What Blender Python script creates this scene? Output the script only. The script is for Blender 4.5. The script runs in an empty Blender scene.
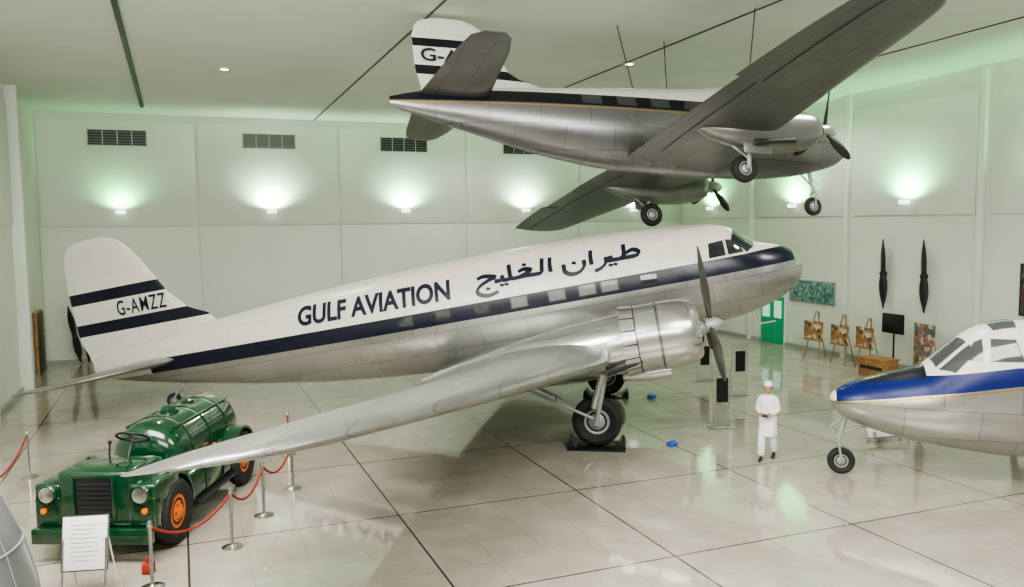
import bpy, bmesh, math, random
from mathutils import Vector, Matrix
from math import sin, cos, tan, pi, radians, sqrt, atan2
random.seed(3)
PSI = radians(21.6); CP = cos(PSI); SP = sin(PSI)
def room(b, a, z=0.0): return Vector((b*CP - a*SP, b*SP + a*CP, z))
RM = Matrix.Rotation(PSI, 4, 'Z')
def T(x, y, z): return Matrix.Translation((x, y, z))
def RX(d): return Matrix.Rotation(radians(d), 4, 'X')
def RY(d): return Matrix.Rotation(radians(d), 4, 'Y')
def RZ(d): return Matrix.Rotation(radians(d), 4, 'Z')
def SC(x, y, z): return Matrix.Diagonal((x, y, z, 1))
H = 9.3; A1 = 35.0; A0 = -8.0; B0 = -4.7; B1 = 22.7; BAY = 5.5; BW = (B1-B0)/5
SLOPE = .02
def ceil_a(a): return H + SLOPE*(A1-a)
def ceil_xy(x, y): return ceil_a(-x*SP + y*CP)

# ------------------------------------------------------------ materials
def c4(c): return (c[0], c[1], c[2], 1)
def mat(name, col, rough=.5, metal=0, var=0, scale=3, bump=0, bscale=30, emit=0, trans=0, coat=0, alpha=1):
    m = bpy.data.materials.new(name); m.use_nodes = True
    nt = m.node_tree; p = nt.nodes['Principled BSDF']
    p.inputs['Base Color'].default_value = c4(col)
    p.inputs['Roughness'].default_value = rough
    p.inputs['Metallic'].default_value = metal
    p.inputs['Transmission Weight'].default_value = trans
    p.inputs['Coat Weight'].default_value = coat
    if emit:
        p.inputs['Emission Color'].default_value = c4(col)
        p.inputs['Emission Strength'].default_value = emit
    tc = nt.nodes.new('ShaderNodeTexCoord')
    n = nt.nodes.new('ShaderNodeTexNoise'); n.inputs['Scale'].default_value = scale; n.inputs['Detail'].default_value = 5
    nt.links.new(tc.outputs['Object'], n.inputs['Vector'])
    r = nt.nodes.new('ShaderNodeValToRGB')
    v = max(var, .02)
    r.color_ramp.elements[0].position = .3; r.color_ramp.elements[1].position = .7
    r.color_ramp.elements[0].color = c4([x*(1-v) for x in col]); r.color_ramp.elements[1].color = c4([min(1, x*(1+v)) for x in col])
    nt.links.new(n.outputs['Fac'], r.inputs['Fac']); nt.links.new(r.outputs['Color'], p.inputs['Base Color'])
    if bump:
        n2 = nt.nodes.new('ShaderNodeTexNoise'); n2.inputs['Scale'].default_value = bscale
        nt.links.new(tc.outputs['Object'], n2.inputs['Vector'])
        b = nt.nodes.new('ShaderNodeBump'); b.inputs['Strength'].default_value = bump; b.inputs['Distance'].default_value = .02
        nt.links.new(n2.outputs['Fac'], b.inputs['Height']); nt.links.new(b.outputs['Normal'], p.inputs['Normal'])
    return m

class NX:
    def __init__(s, m): s.nt = m.node_tree
    def m(s, op, a, b=None, c=None):
        n = s.nt.nodes.new('ShaderNodeMath'); n.operation = op
        for i, x in enumerate((a, b, c)):
            if x is None: continue
            if isinstance(x, (int, float)): n.inputs[i].default_value = x
            else: s.nt.links.new(x, n.inputs[i])
        return n.outputs[0]
    def gt(s, a, b): return s.m('GREATER_THAN', a, b)
    def lt(s, a, b): return s.m('LESS_THAN', a, b)
    def AND(s, *a):
        r = a[0]
        for x in a[1:]: r = s.m('MULTIPLY', r, x)
        return r
    def OR(s, a, b): return s.m('MAXIMUM', a, b)
    def mix(s, f, a, b):
        n = s.nt.nodes.new('ShaderNodeMix'); n.data_type = 'RGBA'
        s.nt.links.new(f, n.inputs[0])
        for i, x in ((6, a), (7, b)):
            if isinstance(x, tuple): n.inputs[i].default_value = c4(x)
            else: s.nt.links.new(x, n.inputs[i])
        return n.outputs[2]

CREAM = (.79, .76, .68); NAVY = (.006, .008, .024); SILVER = (.48, .48, .455)
def livery(name, kind, stripe=NAVY, panel='side', silver=SILVER, rough=.2, cream=CREAM):
    m = bpy.data.materials.new(name); m.use_nodes = True
    nt = m.node_tree; p = nt.nodes['Principled BSDF']; X = NX(m)
    tc = nt.nodes.new('ShaderNodeTexCoord'); sp = nt.nodes.new('ShaderNodeSeparateXYZ')
    nt.links.new(tc.outputs['Object'], sp.inputs[0])
    x, y, z = sp.outputs
    s = X.m('MULTIPLY', x, -1.0)
    cb = nt.nodes.new('ShaderNodeCombineXYZ')
    if panel == 'side': nt.links.new(x, cb.inputs[0]); nt.links.new(z, cb.inputs[1])
    else: nt.links.new(y, cb.inputs[0]); nt.links.new(x, cb.inputs[1])
    br = nt.nodes.new('ShaderNodeTexBrick'); nt.links.new(cb.outputs[0], br.inputs['Vector'])
    br.inputs['Scale'].default_value = 1; br.inputs['Brick Width'].default_value = 1.15; br.inputs['Row Height'].default_value = .52
    br.inputs['Mortar Size'].default_value = .011; br.inputs['Mortar Smooth'].default_value = .4
    br.inputs['Color1'].default_value = (1, 1, 1, 1); br.inputs['Color2'].default_value = (.8, .8, .8, 1); br.inputs['Mortar'].default_value = (.38, .38, .38, 1)
    no = nt.nodes.new('ShaderNodeTexNoise'); no.inputs['Scale'].default_value = 1.2; no.inputs['Detail'].default_value = 3
    nt.links.new(tc.outputs['Object'], no.inputs['Vector'])
    if kind == 'airliner':
        low = X.lt(z, .17)
        st = X.AND(X.gt(z, .17), X.lt(z, .55), X.AND(X.lt(s, 17.6), X.gt(s, .22)))
        col = X.mix(low, cream, silver); col = X.mix(st, col, stripe)
        met = X.OR(low, X.lt(s, .22))
        col = X.mix(X.lt(s, .22), col, silver)
    elif kind == 'airliner_fin':
        b1 = X.AND(X.gt(z, 2.40), X.lt(z, 2.72)); b2 = X.AND(X.gt(z, 1.50), X.lt(z, 1.83))
        col = X.mix(X.OR(b1, b2), cream, stripe); met = X.lt(z, -9)
    elif kind == 'twin':
        g = X.m('MINIMUM', X.m('MULTIPLY_ADD', s, .17, -.02), .46)
        d = X.m('SUBTRACT', z, g)
        low = X.lt(d, 0)
        st = X.AND(X.gt(d, 0), X.lt(d, .3), X.gt(s, .1))
        nose = X.AND(X.lt(s, 1.5), X.gt(d, .27), X.gt(s, .1))
        gold = X.AND(X.lt(d, -.03), X.gt(d, -.055))
        col = X.mix(low, cream, silver); col = X.mix(st, col, stripe); col = X.mix(nose, col, (.012, .014, .02)); col = X.mix(gold, col, (.6, .4, .08))
        met = low
    elif kind == 'twin_fin':
        b1 = X.AND(X.gt(z, 1.76), X.lt(z, 1.95)); b2 = X.AND(X.gt(z, 1.12), X.lt(z, 1.33))
        col = X.mix(X.OR(b1, b2), cream, stripe); met = X.lt(z, -9)
    else:
        col = X.mix(X.gt(z, -99), silver, silver); met = X.gt(z, -99)
    mu = nt.nodes.new('ShaderNodeMix'); mu.data_type = 'RGBA'; mu.blend_type = 'MULTIPLY'
    nt.links.new(X.m('MULTIPLY_ADD', met, .35, .25), mu.inputs[0])
    nt.links.new(col, mu.inputs[6]); nt.links.new(br.outputs['Color'], mu.inputs[7])
    nt.links.new(mu.outputs[2], p.inputs['Base Color'])
    nt.links.new(X.m('MULTIPLY', met, .78), p.inputs['Metallic'])
    nt.links.new(X.m('MULTIPLY_ADD', no.outputs['Fac'], .2, rough), p.inputs['Roughness'])
    bp = nt.nodes.new('ShaderNodeBump'); bp.inputs['Strength'].default_value = .12; bp.inputs['Distance'].default_value = .04
    nt.links.new(no.outputs['Fac'], bp.inputs['Height']); nt.links.new(bp.outputs['Normal'], p.inputs['Normal'])
    return m

M_wall = mat('wall_paint', (.68, .71, .63), .75, var=.03, scale=.6, bump=.05)
M_wall2 = mat('wall_panel_paint', (.73, .76, .68), .7, var=.03, scale=.5, bump=.05)
M_ceil = mat('ceiling_paint', (.77, .79, .73), .7, var=.05, scale=.4)
M_dark = mat('dark_paint', (.02, .02, .022), .45)
M_black = mat('black_satin', (.012, .012, .014), .35)
M_rub = mat('tyre_rubber', (.018, .018, .018), .75, bump=.2, bscale=60)
M_steel = mat('brushed_steel', (.62, .62, .6), .25, 1, var=.06)
M_alu = mat('aluminium', (.5, .5, .48), .35, .8, var=.1)
M_cowl = mat('cowl_aluminium', (.56, .56, .53), .22, .8, var=.1, scale=2)
M_cowl2 = mat('nacelle_aluminium_shaded', (.28, .28, .27), .3, .75, var=.1, scale=2)  # darker cowl copy, underside shade put into the colour
M_engine = mat('engine_dark', (.06, .06, .06), .5, .6)
M_glass = mat('cockpit_glass', (.03, .035, .04), .08, 0, coat=1)
M_curt = mat('window_curtain', (.17, .18, .17), .4, coat=.6)
M_gray = mat('gear_gray', (.36, .37, .36), .45, .3)
M_gray2 = mat('window_frame_gray', (.08, .08, .09), .4, .3)
M_prop = mat('propeller_black', (.02, .02, .022), .4)
M_proptip = mat('propeller_gray', (.10, .095, .09), .4, .5)
M_green = mat('tractor_green_paint', (.002, .038, .013), .16, var=.1, coat=.8)
M_orange = mat('hub_orange', (.75, .16, .01), .4)
M_red = mat('rope_red', (.30, .03, .012), .8, bump=.4, bscale=90)
M_white = mat('white_paper', (.82, .82, .8), .6)
M_cloth = mat('white_cloth', (.84, .83, .8), .85, bump=.25, bscale=25)
M_skin = mat('skin', (.42, .22, .13), .55)
M_hair = mat('hair', (.015, .01, .008), .7)
M_wood = mat('easel_wood', (.36, .19, .08), .55, var=.3, scale=8)
M_leather = mat('seat_leather', (.03, .025, .02), .5)
M_text = mat('navy_lettering', (.008, .010, .03), .4)
M_blue = mat('blue_plastic', (.02, .12, .5), .4)
M_door = mat('green_door_paint', (.03, .38, .2), .4)
M_lamp = mat('sconce_white', (.8, .85, .78), .4, emit=3)
M_bulb = mat('downlight_glow', (1, 1, .9), .4, emit=12)

# ------------------------------------------------------------ mesh builder
class MB:
    def __init__(s): s.v = []; s.f = []; s.m = []; s.mats = []
    def mi(s, m):
        if m not in s.mats: s.mats.append(m)
        return s.mats.index(m)
    def add(s, vs, fs, m, M=None):
        o = len(s.v); k = s.mi(m)
        for v in vs:
            v = Vector(v)
            s.v.append(M @ v if M is not None else v)
        for f in fs: s.f.append([i+o for i in f]); s.m.append(k)
    def box(s, c, d, m, M=None, bev=0, seg=2):
        bm = bmesh.new(); bmesh.ops.create_cube(bm, size=1)
        bmesh.ops.scale(bm, vec=d, verts=bm.verts)
        if bev: bmesh.ops.bevel(bm, geom=list(bm.edges), offset=bev, segments=seg, affect='EDGES', profile=.5)
        bm.verts.index_update()
        MM = T(*c) if M is None else M @ T(*c)
        s.add([v.co for v in bm.verts], [[v.index for v in f.verts] for f in bm.faces], m, MM); bm.free()
    def loft(s, rings, m, c0=True, c1=True, M=None, close=True):
        n = len(rings[0]); vs = [v for r in rings for v in r]; fs = []
        for i in range(len(rings)-1):
            for j in range(n if close else n-1):
                k = (j+1) % n
                fs.append([i*n+j, i*n+k, (i+1)*n+k, (i+1)*n+j])
        if c0: fs.append(list(range(n))[::-1])
        if c1: fs.append([(len(rings)-1)*n+j for j in range(n)])
        s.add(vs, fs, m, M)
    def lathe(s, prof, m, M=None, seg=28, c0=True, c1=True):
        rings = [[(x, r*cos(2*pi*j/seg), r*sin(2*pi*j/seg)) for j in range(seg)] for x, r in prof]
        s.loft(rings, m, c0, c1, M)
    def tube(s, p0, p1, r0, m, r1=None, seg=12, M=None):
        p0 = Vector(p0); p1 = Vector(p1); r1 = r0 if r1 is None else r1
        d = p1-p0; q = d.to_track_quat('X', 'Z').to_matrix().to_4x4()
        MM = T(*p0) @ q
        if M is not None: MM = M @ MM
        s.lathe([(0, r0), (d.length, r1)], m, MM, seg)
    def sweep(s, pts, r, m, seg=8, M=None):
        pts = [Vector(p) for p in pts]; rings = []
        for i, p in enumerate(pts):
            t = (pts[min(i+1, len(pts)-1)]-pts[max(i-1, 0)]).normalized()
            up = Vector((0, 0, 1)) if abs(t.z) < .9 else Vector((1, 0, 0))
            a = t.cross(up).normalized(); b = a.cross(t)
            rr = r[i] if isinstance(r, (list, tuple)) else r
            rings.append([p+a*rr*cos(2*pi*j/seg)+b*rr*sin(2*pi*j/seg) for j in range(seg)])
        s.loft(rings, m, True, True, M)
    def ball(s, c, r, m, M=None, seg=20, n=12):
        if not isinstance(r, (tuple, list)): r = (r, r, r)
        prof = [(-cos(pi*i/n), max(sin(pi*i/n), .001)) for i in range(n+1)]
        MM = T(*c) @ SC(*r)
        if M is not None: MM = M @ MM
        s.lathe(prof, m, MM, seg)
    def torus(s, c, R, r, m, M=None, seg=36, n=10, sx=1):
        rings = []
        for i in range(seg+1):
            a = 2*pi*i/seg
            rings.append([((R+r*cos(2*pi*j/n))*cos(a), sx*r*sin(2*pi*j/n), (R+r*cos(2*pi*j/n))*sin(a)) for j in range(n)])
        MM = T(*c) if M is None else M @ T(*c)
        s.loft(rings, m, False, False, MM)
    def build(s, name, parent=None, M=None, sharp=38):
        me = bpy.data.meshes.new(name); me.from_pydata([tuple(v) for v in s.v], [], s.f)
        for m in s.mats: me.materials.append(m)
        me.polygons.foreach_set('material_index', s.m)
        bm = bmesh.new(); bm.from_mesh(me); bmesh.ops.remove_doubles(bm, verts=bm.verts, dist=1e-5)
        bmesh.ops.recalc_face_normals(bm, faces=bm.faces)
        for f in bm.faces: f.smooth = True
        bm.to_mesh(me); bm.free()
        try: me.set_sharp_from_angle(angle=radians(sharp))
        except Exception: pass
        o = bpy.data.objects.new(name, me); bpy.context.collection.objects.link(o)
        if parent: o.parent = parent
        if M is not None: o.matrix_local = M
        return o
def empty(name, M=None):
    o = bpy.data.objects.new(name, None); bpy.context.collection.objects.link(o); o.empty_display_size = .2
    if M is not None: o.matrix_world = M
    return o

# ------------------------------------------------------------ curves
def hermite(keys):
    xs = [k[0] for k in keys]; n = len(keys); D = len(keys[0])-1
    sl = []
    for i in range(n):
        row = []
        for d in range(1, D+1):
            def sec(a): return (keys[a+1][d]-keys[a][d])/(xs[a+1]-xs[a])
            if i == 0: row.append(sec(0))
            elif i == n-1: row.append(sec(n-2))
            else:
                a, b = sec(i-1), sec(i)
                row.append(0 if a*b <= 0 else 2*a*b/(a+b))
        sl.append(row)
    def f(x):
        x = min(max(x, xs[0]), xs[-1]); i = 0
        while i < n-2 and x > xs[i+1]: i += 1
        h = xs[i+1]-xs[i]; t = (x-xs[i])/h
        out = []
        for d in range(D):
            p0, p1 = keys[i][d+1], keys[i+1][d+1]; m0, m1 = sl[i][d]*h, sl[i+1][d]*h
            out.append((2*t**3-3*t*t+1)*p0+(t**3-2*t*t+t)*m0+(-2*t**3+3*t*t)*p1+(t**3-t*t)*m1)
        return out
    return f
class Fuselage:
    def __init__(s, keys): s.k = keys; s.f = hermite(keys); s.L = keys[-1][0]
    def ring(s, st, n=56):
        t, b, w = s.f(st); zc = (t+b)/2; hz = max((t-b)/2, .001); w = max(w, .001)
        return [(-st, w*cos(2*pi*j/n), zc+hz*sin(2*pi*j/n)) for j in range(n)]
    def stations(s):
        r = []; x = 0
        while x < s.L:
            r.append(x); x += .012 if x < .05 else (.04 if x < .5 else (.1 if x < 3.4 else .3))
        return r+[s.L]
    def y(s, st, z):
        t, b, w = s.f(st); zc = (t+b)/2; hz = (t-b)/2; q = (z-zc)/hz
        return w*sqrt(max(0, 1-q*q))
    def pt(s, st, z, side, e=.008):
        t, b, w = s.f(st); zc = (t+b)/2; hz = (t-b)/2; q = max(-1, min(1, (z-zc)/hz))
        yy = w*sqrt(max(0, 1-q*q)); n = Vector((0, yy/(w*w), (z-zc)/(hz*hz)))
        n = n.normalized() if n.length > 0 else Vector((0, 0, 1))
        return Vector((-st, side*(yy+e*n.y), z+e*n.z))
    def ptphi(s, st, ph, e=.01):
        t, b, w = s.f(st); zc = (t+b)/2; hz = (t-b)/2
        return Vector((-st, (w+e)*sin(ph), zc+(hz+e)*cos(ph)))
def patch(mb, fn, u0, u1, v0, v1, m, nu=6, nv=6, corner=0):
    vs = []; fs = []
    for i in range(nu+1):
        for j in range(nv+1):
            vs.append(fn(u0+(u1-u0)*i/nu, v0+(v1-v0)*j/nv))
    for i in range(nu):
        for j in range(nv):
            fs.append([i*(nv+1)+j, (i+1)*(nv+1)+j, (i+1)*(nv+1)+j+1, i*(nv+1)+j+1])
    mb.add(vs, fs, m)
def patch4(mb, fn, a, b, c, d, m, n=6):
    vs = []; fs = []
    for i in range(n+1):
        for j in range(n+1):
            s_, t_ = i/n, j/n
            u = (a[0]*(1-s_)+b[0]*s_)*(1-t_)+(d[0]*(1-s_)+c[0]*s_)*t_
            v = (a[1]*(1-s_)+b[1]*s_)*(1-t_)+(d[1]*(1-s_)+c[1]*s_)*t_
            vs.append(fn(u, v))
    for i in range(n):
        for j in range(n):
            fs.append([i*(n+1)+j, (i+1)*(n+1)+j, (i+1)*(n+1)+j+1, i*(n+1)+j+1])
    mb.add(vs, fs, m)
def text_mesh(txt, off=.02, spacing=1.0):
    cu = bpy.data.curves.new('lettering', 'FONT'); cu.body = txt; cu.offset = off; cu.resolution_u = 4; cu.space_character = spacing
    o = bpy.data.objects.new('lettering_tmp', cu); bpy.context.collection.objects.link(o)
    dg = bpy.context.evaluated_depsgraph_get(); dg.update()
    me = bpy.data.meshes.new_from_object(o.evaluated_get(dg))
    bpy.data.objects.remove(o)
    bm = bmesh.new(); bm.from_mesh(me); bpy.data.meshes.remove(me)
    xs = [v.co.x for v in bm.verts]; ys = [v.co.y for v in bm.verts]
    x0, x1, y0, y1 = min(xs), max(xs), min(ys), max(ys)
    for v in bm.verts: v.co = Vector(((v.co.x-x0)/(x1-x0), (v.co.y-y0)/(y1-y0), 0))
    for k in range(1, 8):
        bmesh.ops.bisect_plane(bm, geom=bm.verts[:]+bm.edges[:]+bm.faces[:], plane_co=(0, k/8, 0), plane_no=(0, 1, 0))
    bmesh.ops.triangulate(bm, faces=bm.faces)
    bm.verts.index_update()
    vs = [(v.co.x, v.co.y) for v in bm.verts]; fs = [[v.index for v in f.verts] for f in bm.faces]; bm.free()
    return vs, fs
def foil(c, tc, n=14, camber=.02):
    up = []; lo = []
    for i in range(n+1):
        x = .5*(1-cos(pi*i/n))
        yt = 5*tc*(.2969*sqrt(x)-.126*x-.3516*x*x+.2843*x**3-.1015*x**4)
        yc = camber*4*x*(1-x)
        up.append((x*c, (yc+yt)*c)); lo.append((x*c, (yc-yt)*c))
    return up + lo[1:-1][::-1]
def wing(mb, secs, m, sides=(-1, 1), camber=.02):
    for sd in sides:
        rings = [[(-(le+x), sd*y, z+h) for x, h in foil(c, tc, camber=camber)] for y, le, c, z, tc in secs]
        mb.loft(rings, m)
def fin(mb, secs, m, y0=0):
    rings = [[(-(le+x), y0+h, z) for x, h in foil(c, tc, camber=0)] for z, le, c, tc in secs]
    mb.loft(rings, m)
def blade(mb, R, chord, m, M, tip=None, root=.12, flat=0):
    rings = []; N = 14
    for i in range(N+1):
        t = i/N; r = root+(R-root)*t
        if flat:
            c = chord*(.35+.65*sin(pi*min(1, .12+t*1.05))**.8) * (1 if t < .8 else sqrt(max(.03, 1-((t-.8)/.205)**2)))
            tw = radians(25-15*t)
        else:
            c = chord*(.28+1.0*min(1, t*2.4)**1.2*.75) * (1 if t < .7 else sqrt(max(.02, 1-((t-.7)/.31)**2)))
            tw = radians(62-45*t)
        th = (.055*(1-t)**1.5+.014)*chord/.24
        ring = []
        for j in range(10):
            a = 2*pi*j/10; u = c*.5*cos(a); w = th*sin(a)
            ring.append((u*sin(tw)+w*cos(tw), u*cos(tw)-w*sin(tw), r))
        rings.append(ring)
    mb.loft(rings, m, M=M)
def propeller(mb, c, R, chord, m, hubm, blades=3, rot=0, hub_r=.12, spin=.3):
    MM = T(*c)
    for k in range(blades):
        blade(mb, R, chord, m, MM @ RX(rot+360/blades*k))
    prof = [(-.12, hub_r*.9), (0, hub_r), (spin*.35, hub_r*.95), (spin*.7, hub_r*.6), (spin*.95, hub_r*.2), (spin, .003)]
    mb.lathe(prof, hubm, MM, 20)
def wheel(mb, c, r, w, m_hub, M=None, axis='Y'):
    MM = T(*c) if M is None else M @ T(*c)
    hw = w/2
    prof = [(-hw*.55, r*.52), (-hw*.85, r*.66), (-hw, r*.8), (-hw*.85, r*.93), (-hw*.45, r), (0, r*1.01), (hw*.45, r), (hw*.85, r*.93), (hw, r*.8), (hw*.85, r*.66), (hw*.55, r*.52)]
    MM = MM @ RZ(90)
    mb.lathe(prof, M_rub, MM, 36)
    for sgn in (-1, 1):
        mb.lathe([(sgn*hw*.5, r*.54), (sgn*hw*.62, r*.5), (sgn*hw*.5, r*.36), (sgn*hw*.62, r*.3), (sgn*hw*.95, r*.16), (sgn*hw, .002)], m_hub, MM, 24)

# =============================================================== AIRLINER
AL = radians(10.3)
air = empty('propeller_airliner', T(7.19, 20.80, 4.0) @ RZ(-8.5) @ Matrix.Rotation(-AL, 4, 'Y'))
L_fus = livery('airliner_fuselage_livery', 'airliner'); L_fin = livery('airliner_fin_livery', 'airliner_fin'); L_wing = livery('wing_aluminium', 'metal', panel='top', silver=(.37, .37, .355), rough=.24)
F = Fuselage([(0, 0, 0, 0), (.02, .14, -.15, .16), (.08, .27, -.3, .31), (.2, .40, -.45, .46), (.45, .56, -.63, .65), (.8, .68, -.79, .82), (1.02, .76, -.86, .88), (1.15, .84, -.90, .92),
              (1.5, 1.16, -.98, 1.01), (1.75, 1.30, -1.02, 1.06), (2.2, 1.41, -1.07, 1.13), (3.2, 1.56, -1.16, 1.21), (4.5, 1.66, -1.22, 1.25), (7, 1.70, -1.24, 1.26), (9.5, 1.68, -1.16, 1.22), (12, 1.58, -.98, 1.08),
              (14, 1.44, -.74, .88), (16, 1.27, -.42, .60), (18, 1.08, -.05, .30), (19.2, .92, .25, .10), (19.5, .75, .45, .03)])
mb = MB(); mb.loft([F.ring(s) for s in F.stations()], L_fus)
mb.build('fuselage', air)
mb = MB()
secs = [(0, 4.85, 4.45, -.95, .15), (1.2, 4.85, 4.45, -.95, .15), (4.3, 4.85, 4.45, -.93, .14)]
f = hermite([(4.3, 4.85, 4.45, -.93, .14), (8, 5.86, 3.56, -.50, .13), (12, 6.98, 2.62, -.01, .115), (13.2, 7.36, 2.2, .14, .11), (13.8, 7.72, 1.72, .22, .10), (14.12, 8.12, 1.05, .26, .09), (14.22, 8.5, .3, .27, .08)])
for y in (5, 6, 7, 8, 9, 10, 11, 12, 12.6, 13.2, 13.5, 13.8, 14.0, 14.12, 14.22): secs.append((y,)+tuple(f(y)))
wing(mb, secs, L_wing)
for sd in (-1, 1):
    pts = []
    for k in range(13):
        y = 7.2+6.2*k/12; le, c, z, tc = f(y); fr = .8
        th = 5*tc*(.2969*sqrt(fr)-.126*fr-.3516*fr*fr+.2843*fr**3-.1015*fr**4); yc = .08*fr*(1-fr)
        pts.append((-(le+fr*c), sd*y, z+(yc+th)*c))
    mb.sweep(pts, .012, M_dark, 6)
mb.build('wings', air)
mb = MB()
stab = [(0, 16.7, 2.3, .45, .10), (.6, 16.75, 2.3, .45, .10), (2.5, 17.35, 1.85, .48, .09), (3.5, 17.75, 1.45, .5, .08), (3.85, 18.0, 1.05, .5, .08), (4.03, 18.35, .5, .5, .07)]
wing(mb, stab, L_wing, camber=0); mb.build('tailplane', air)
mb = MB()
fin(mb, [(.45, 16.3, 3.15, .05), (1.0, 15.2, 4.4, .04), (1.3, 15.55, 4.18, .045), (1.55, 15.75, 4.02, .05), (1.8, 16.3, 3.48, .06), (2.3, 16.8, 3.0, .06), (2.9, 17.15, 2.66, .065), (3.4, 17.45, 2.33, .065), (3.75, 17.7, 2.02, .07), (4.0, 17.98, 1.62, .07), (4.12, 18.25, 1.15, .075), (4.18, 18.5, .6, .08)], L_fin)
mb.build('fin_and_rudder', air)
for sd, nm in ((-1, 'engine_starboard'), (1, 'engine_port')):
    mb = MB(); c = Vector((0, sd*2.82, -.79))
    MM = T(0, c.y, c.z)
    prof = [(-2.98, .46), (-2.90, .50), (-2.86, .57), (-2.92, .65), (-3.1, .72), (-3.4, .76), (-3.70, .765), (-3.71, .735), (-3.76, .735), (-3.77, .765), (-4.22, .755), (-4.23, .71), (-4.1, .62)]
    mb.lathe(prof, M_cowl, MM, 40, c0=False, c1=False)
    mb.lathe([(-4.0, .70), (-4.3, .66), (-4.42, .62)], M_dark, MM, 32, c0=False, c1=False)
    mb.lathe([(-3.15, .001), (-3.14, .2), (-3.16, .46), (-3.2, .68)], M_engine, MM, 32)
    for k in range(9):
        a = 2*pi*k/9; R3 = MM @ T(-3.05, 0, 0) @ Matrix.Rotation(a, 4, 'X')
        for q in range(6): mb.lathe([(0, .095-.004*(q % 2)), (.02, .095)], M_engine, R3 @ T(0, 0, .22+.04*q) @ RY(-90), 12)
    mb.lathe([(-3.1, .24), (-2.85, .2), (-2.72, .12), (-2.6, .1)], M_gray, MM, 20)
    rings = []
    fk = hermite([(4.25, .66, .64, -.80), (4.8, .68, .67, -.83), (5.6, .62, .66, -.88), (6.6, .5, .58, -.92), (7.8, .3, .42, -.98), (8.8, .1, .2, -.95), (9.3, .02, .04, -.92)])
    for i in range(22):
        s = 4.25+5.05*i/21; w, h, zc = fk(s)
        rings.append([(-s, c.y+w*cos(2*pi*j/28), zc+h*sin(2*pi*j/28)) for j in range(28)])
    mb.loft(rings, M_cowl)
    mb.lathe([(-3.6, .12), (-3.62, .17), (-4.2, .18), (-4.7, .1)], M_cowl, T(0, c.y, -1.58), 16)
    mb.tube((-4.2, c.y+sd*.55, -1.15), (-5.0, c.y+sd*.62, -1.3), .1, M_engine)
    for k in range(16):
        a0 = 2*pi*(k+.05)/16; a1 = 2*pi*(k+.95)/16
        rr = []
        for x, r in ((-4.24, .765), (-4.55, .80), (-4.55, .785), (-4.24, .75)):
            rr.append([(x, c.y+r*cos(a0+(a1-a0)*j/3), c.z+r*sin(a0+(a1-a0)*j/3)) for j in range(4)])
        mb.loft(rr+[rr[0]], M_cowl, False, False, close=False)
    mb.torus((0, 0, 0), .764, .012, M_dark, T(-4.23, c.y, c.z) @ RZ(90), seg=40, n=6)
    mb.torus((0, 0, 0), .762, .010, M_dark, T(-3.735, c.y, c.z) @ RZ(90), seg=40, n=6)
    propeller(mb, (-2.6, c.y, -.74), 1.76, .27, M_proptip, M_gray, rot=4, hub_r=.17, spin=.3)
    mb.build(nm, air)
    g = MB(); wc = Vector((-5.46, sd*2.82, -2.47))
    wheel(g, wc, .56, .36, M_gray)
    for q in (-1, 1):
        g.tube(wc+Vector((0, q*.27, 0)), (-4.95, wc.y+q*.27, -1.1), .055, M_gray)
        g.tube(wc+Vector((.0, q*.27, .35)), (-4.95, wc.y+q*.27, -1.0), .075, M_alu)
        g.tube(wc+Vector((-.05, q*.27, .12)), (-7.25, wc.y+q*.3, -1.2), .035, M_gray)
    g.tube(wc+Vector((0, -.3, 0)), wc+Vector((0, .3, 0)), .05, M_gray)
    g.tube((-6.3, wc.y-.3, -1.85), (-6.3, wc.y+.3, -1.85), .03, M_gray)
    g.tube((-5.2, wc.y-.27, -1.75), (-5.2, wc.y+.27, -1.75), .05, M_gray)
    g.tube((-5.0, wc.y-.27, -1.35), (-5.25, wc.y+.27, -1.95), .025, M_gray)
    g.build('main_gear_'+nm[7:], air)
g = MB(); wheel(g, (-17.3, 0, -.72), .22, .14, M_gray)
for q in (-1, 1): g.tube((-17.3, q*.1, -.72), (-17.0, q*.08, -.35), .025, M_gray)
g.tube((-17.0, 0, -.4), (-16.8, 0, 0), .07, M_gray); g.build('tail_wheel', air)
mb = MB()
for sd in (-1, 1):
    for i, s in enumerate((3.75, 4.7, 5.25, 6.0, 6.95, 7.9, 8.9, 9.9)):
        curtained = i in (1, 2, 3, 4)  # paler panes have their curtains drawn
        patch(mb, lambda u, v: F.pt(u, v, sd, .006), s-.22, s+.22, .25, .53, M_gray2 if curtained else M_black)
        patch(mb, lambda u, v: F.pt(u, v, sd, .010), s-.19, s+.19, .275, .505, M_curt if curtained else M_glass)
    P = lambda u, v: F.pt(u, v, sd, .012); Q = lambda u, v: F.ptphi(u, sd*v, .014)
    patch4(mb, P, (1.42, .60), (1.80, .60), (1.80, .96), (1.56, .94), M_glass)
    patch4(mb, P, (1.86, .60), (2.26, .60), (2.22, .94), (1.86, .96), M_glass)
    patch4(mb, Q, (1.10, .05), (1.50, .04), (1.56, .46), (1.12, .56), M_glass)
    patch4(mb, Q, (1.13, .62), (1.58, .50), (1.66, .80), (1.34, 1.0), M_glass)
mb.build('windows', air)
mb = MB()
vs, fs = text_mesh('GULF AVIATION', .035)
for sd, a, b in ((-1, 12.85, 8.65), (1, 8.65, 12.85)):
    mb.add([F.pt(a+(b-a)*u, .74+.50*v, sd, .014) for u, v in vs], fs, M_text)
vs, fs = text_mesh('G-AMZZ', .008, 1.15)
for sd, a, b in ((-1, 18.35, 16.85), (1, 16.85, 18.35)):
    mb.add([(-(a+(b-a)*u), sd*.128, 1.91+.42*v) for u, v in vs], fs, M_text)
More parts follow.
